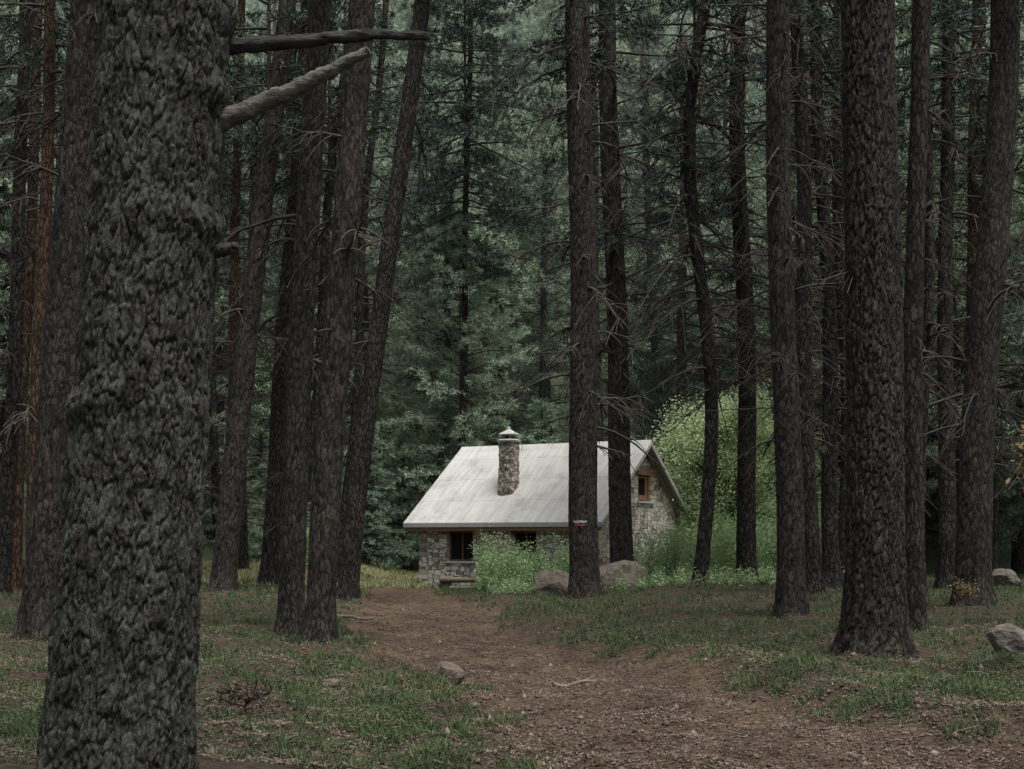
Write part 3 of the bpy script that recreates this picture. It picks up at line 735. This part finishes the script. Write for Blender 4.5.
stick(4.55, 13.6, .8, .014, .25, "thin fallen branch at edge of bank", m=M_stick, tw=3)
stick(1.9, 11.6, .3, .010, 1.2, "thin fallen branch on the path", m=M_stick, tw=1)
stick(-2.0, 13.9, .7, .014, .6, "thin fallen branch in the grass", m=M_stick, tw=3)
stick(2.9, 20.2, 1.0, .014, .2, "thin fallen branch in the grass", m=M_stick, tw=3)
stick(3.6, 12.0, .5, .008, 2.0, "thin fallen branch on the path", m=M_stick, tw=2)
stick(-3.2, 12.8, .6, .010, 2.6, "thin fallen branch in the grass", m=M_stick, tw=3)
stick(-1.4, 42.55, 1.5, .10, -.2, "weathered log forming a low bench by the cabin", name="log", lift=.20)
stick(-1.3, 41.7, 1.1, .07, -.3, "short weathered log lying before the cabin", name="log")
stick(-3.1, 28, .8, .03, .5, "fallen branch near the path", m=M_stick, tw=2)

# ------------------------------------------------------------------ cabin
import bmesh
cab = obj("stone_cabin", None, loc=(-3.53, 46.0, 0), label="small rubble stone cabin with pale sloping roof and chimney", category="house")
cab.rotation_euler = (0, 0, -math.radians(31))
def prism(profile, x0, x1):
    n = len(profile); V = [(x0, a, b_) for a, b_ in profile] + [(x1, a, b_) for a, b_ in profile]
    F = [tuple(range(n))[::-1], tuple(range(n, 2 * n))] + [(i, (i + 1) % n, n + (i + 1) % n, n + i) for i in range(n)]
    me = bpy.data.meshes.new("prism"); me.from_pydata(V, [], F)
    bm = bmesh.new(); bm.from_mesh(me); bmesh.ops.recalc_face_normals(bm, faces=bm.faces); bm.to_mesh(me); bm.free()
    return me
def box(x0, x1, y0, y1, z0, z1): return prism([(y0, z0), (y1, z0), (y1, z1), (y0, z1)], x0, x1)
zf = lambda w: 2.02 + .7565 * w if w < 3.45 else 4.63 - .774 * (w - 3.45)
W0, W1, U0, U1 = .42, 5.95, .34, 6.9
wall_o = obj("wall", prism([(W0, -.4), (W1, -.4), (W1, zf(W1) - .15), (3.45, 4.63 - .15), (W0, zf(W0) - .15)], U0, U1), None)
cuts = [prism([(W0 + .4, -.6), (W1 - .4, -.6), (W1 - .4, zf(W1 - .4) - .3), (3.45, 4.3), (W0 + .4, zf(W0 + .4) - .3)], U0 + .4, U1 - .4),
        box(1.42, 2.42, W0 - .3, W0 + .6, .80, 1.76), box(3.85, 4.74, W0 - .3, W0 + .6, .95, 1.75), box(U1 - .6, U1 + .3, 3.15, 4.15, 2.72, 3.55)]
for c_ in cuts:
    co = bpy.data.objects.new("cutter", c_); COL.objects.link(co)
    md = wall_o.modifiers.new("b", "BOOLEAN"); md.operation = "DIFFERENCE"; md.solver = "EXACT"; md.object = co
bpy.context.view_layer.update()
dg = bpy.context.evaluated_depsgraph_get(); me = bpy.data.meshes.new_from_object(wall_o.evaluated_get(dg))
wall_o.modifiers.clear(); wall_o.data = me; me.materials.clear(); me.materials.append(M_stone)
for o in [o for o in COL.objects if o.name.startswith("cutter")]: bpy.data.objects.remove(o)
wall_o.parent = cab
def bev(o, w=.01):
    md = o.modifiers.new("bev", "BEVEL"); md.width = w; md.segments = 2; md.limit_method = "ANGLE"
def part(name, me, m, parent=cab, b=.008, **kw):
    me.materials.append(m); o = obj(name, me, parent, **kw)
    if b: bev(o, b)
    return o
TH = .15
WE = 6.5; ZE = 4.63 - .774 * (WE - 3.45)
rp = [(0, 2.02), (3.45, 4.63), (WE, ZE), (WE, ZE - TH), (3.45, 4.63 - TH * 1.25), (0, 2.02 - TH)]
roof = part("roof", prism(rp, 0, 7.24), M_roof, b=.015)
part("ridge_cap", prism([(3.25, 4.483), (3.45, 4.665), (3.65, 4.483), (3.45, 4.60)], .03, 7.21), M_roof, roof, b=0)
part("fascia", box(.06, 7.18, .03, .075, 1.76, 1.868), M_wood)
for k in range(12):
    xx_ = .35 + k * .6
    rf = part("rafter", prism([(.09, 1.80), (.40, 2.03), (.40, 2.14), (.09, 1.90)], xx_, xx_ + .08), M_wood, b=0)
part("verge_board", prism([(.1, 1.93), (3.45, 4.43), (WE - .1, ZE - .08), (WE - .1, ZE - .22), (3.45, 4.28), (.1, 1.80)], 7.10, 7.14), M_wood, b=0)
def window(x0, x1, z0, z1):
    y = W0 + .16
    w_ = part("window", box(x0 + .05, x1 - .05, y + .05, y + .07, z0 + .05, z1 - .05), M_darkin, b=0)
    bm = bmesh.new()
    for bx in [(x0 + .002, x0 + .06, z0 + .002, z1 - .002), (x1 - .06, x1 - .002, z0 + .002, z1 - .002), (x0 + .06, x1 - .06, z0 + .002, z0 + .06), (x0 + .06, x1 - .06, z1 - .06, z1 - .002), ((x0 + x1) / 2 - .02, (x0 + x1) / 2 + .02, z0 + .06, z1 - .06)]:
        t = box(bx[0], bx[1], y, y + .045, bx[2], bx[3]); bm.from_mesh(t)
    m2 = bpy.data.meshes.new("frame"); bm.to_mesh(m2); bm.free()
    part("frame", m2, M_wood, w_, b=0)
    part("sill", box(x0 - .08, x1 + .08, W0 - .07, W0 + .155, z0 - .07, z0 - .003), M_cap, w_)
    part("lintel", box(x0 - .15, x1 + .15, W0 - .03, W0 + .15, z1 + .003, z1 + .09), M_wood, w_)
window(1.42, 2.42, .80, 1.76); window(3.85, 4.74, .95, 1.75)
xg = U1 - .14
gw = part("window", box(xg - .03, xg, 3.2, 4.1, 2.76, 3.52), M_woodr, b=0, label="reddish wooden shutter under the gable")
part("frame", box(xg + .002, xg + .05, 3.15, 3.22, 2.722, 3.548), M_woodr, gw, b=0)
part("frame", box(xg + .002, xg + .05, 4.08, 4.148, 2.722, 3.548), M_woodr, gw, b=0)
part("window_pane", box(xg + .002, xg + .012, 3.40, 3.90, 2.92, 3.45), M_darkin, gw, b=0)
part("sill", box(U1 - .1, U1 + .07, 3.05, 4.25, 2.64, 2.717), M_cap, gw)
part("lintel", box(U1 - .1, U1 + .04, 3.0, 4.3, 3.553, 3.68), M_woodr, gw)
def ring_mesh(name, prof, seg, m, cx, cy, jitter=.0, rows=1):
    V = []; F = []
    for (r, z) in prof:
        for j in range(seg):
            t = j / seg * 2 * math.pi; cc, ss = math.cos(t), math.sin(t)
            sq = 1 / max(abs(cc), abs(ss)); rr = r * (.45 + .55 * min(sq, 1.22))
            rr *= 1 + jitter * mn.noise(Vector((cc * 3, ss * 3, z * 7)))
            V.append((cx + cc * rr, cy + ss * rr, z))
    n = len(prof)
    for i in range(n - 1):
        for j in range(seg): F.append((i * seg + j, i * seg + (j + 1) % seg, (i + 1) * seg + (j + 1) % seg, (i + 1) * seg + j))
    F.append(tuple(range((n - 1) * seg, n * seg))); F.append(tuple(range(seg))[::-1])
    me = bpy.data.meshes.new(name); me.from_pydata(V, [], F); me.materials.append(m); return me
cx, cy = 3.13, 1.45
ch = obj("chimney", ring_mesh("chimney", [(.315 - .03 * k / 40, 2.75 + (4.62 - 2.75) * k / 40) for k in range(41)], 48, M_chim, cx, cy, .16), roof)
obj("chimney_collar", ring_mesh("collar", [(.33, 4.622), (.34, 4.67), (.29, 4.70)], 48, M_cap, cx, cy, .03), ch)
for a_ in (45, 135, 225, 315):
    px_, py_ = cx + .17 * math.cos(math.radians(a_)), cy + .17 * math.sin(math.radians(a_))
    obj("cap_post", ring_mesh("cap_post", [(.045, 4.702), (.045, 4.83)], 10, M_chim, px_, py_, 0), ch)
obj("flue", ring_mesh("flue", [(.10, 4.702), (.10, 4.80)], 16, M_darkin, cx, cy, 0), ch)
obj("chimney_cap", ring_mesh("cap", [(.30, 4.832), (.31, 4.86), (.20, 4.93), (.09, 4.99), (.05, 5.03), (.055, 5.06), (.02, 5.10)], 40, M_cap, cx, cy, .03), ch)

# ------------------------------------------------------------------ thin scattering volume added behind the cabin to brighten the far forest
mm = bpy.data.materials.new("fill_haze_volume"); mm.use_nodes = True; nt = mm.node_tree
nt.nodes.remove(nt.nodes["Principled BSDF"]); vs = nt.nodes.new("ShaderNodeVolumeScatter")
vs.inputs["Color"].default_value = (.86, 1, .96, 1); vs.inputs["Density"].default_value = .0018; vs.inputs["Anisotropy"].default_value = .0
nt.links.new(vs.outputs[0], nt.nodes["Material Output"].inputs["Volume"])
me = box(-90, 90, 52.5, 170, -5, 95); me.materials.append(mm)
obj("fill_haze", me, None, kind="stuff", label="thin pale haze added to lighten the wooded slope", category="fill_haze")

# ------------------------------------------------------------------ camera & light
cam = bpy.data.cameras.new("camera"); co = bpy.data.objects.new("camera", cam); COL.objects.link(co)
co.location = (0, 0, CAMH); co.rotation_euler = (math.radians(90), 0, 0)
cam.lens = 50; cam.sensor_width = 36; cam.shift_y = 151.5 / 1024; cam.clip_end = 2000
scene.camera = co
sd = Vector((.18, -.27, .94)).normalized()
el = math.asin(sd.z); rot = math.atan2(sd.x, sd.y)
w = bpy.data.worlds.new("World"); scene.world = w; w.use_nodes = True
nt = w.node_tree; sky = nt.nodes.new("ShaderNodeTexSky"); sky.sky_type = "NISHITA"; sky.sun_disc = False
sky.sun_elevation = el; sky.sun_rotation = rot; sky.air_density = 1.5; sky.dust_density = 4
hs = nt.nodes.new("ShaderNodeHueSaturation"); hs.inputs["Saturation"].default_value = .5
nt.links.new(sky.outputs[0], hs.inputs["Color"])
nt.links.new(hs.outputs[0], nt.nodes["Background"].inputs[0]); nt.nodes["Background"].inputs[1].default_value = .15
sl = bpy.data.lights.new("sun", "SUN"); sl.energy = 4.7; sl.angle = math.radians(25); sl.color = (1, .98, .94)
so = bpy.data.objects.new("sun", sl); COL.objects.link(so); so.rotation_euler = (-sd).to_track_quat("-Z", "Y").to_euler()
scene.view_settings.view_transform = "Standard"; scene.view_settings.look = "None"; scene.view_settings.exposure = 0
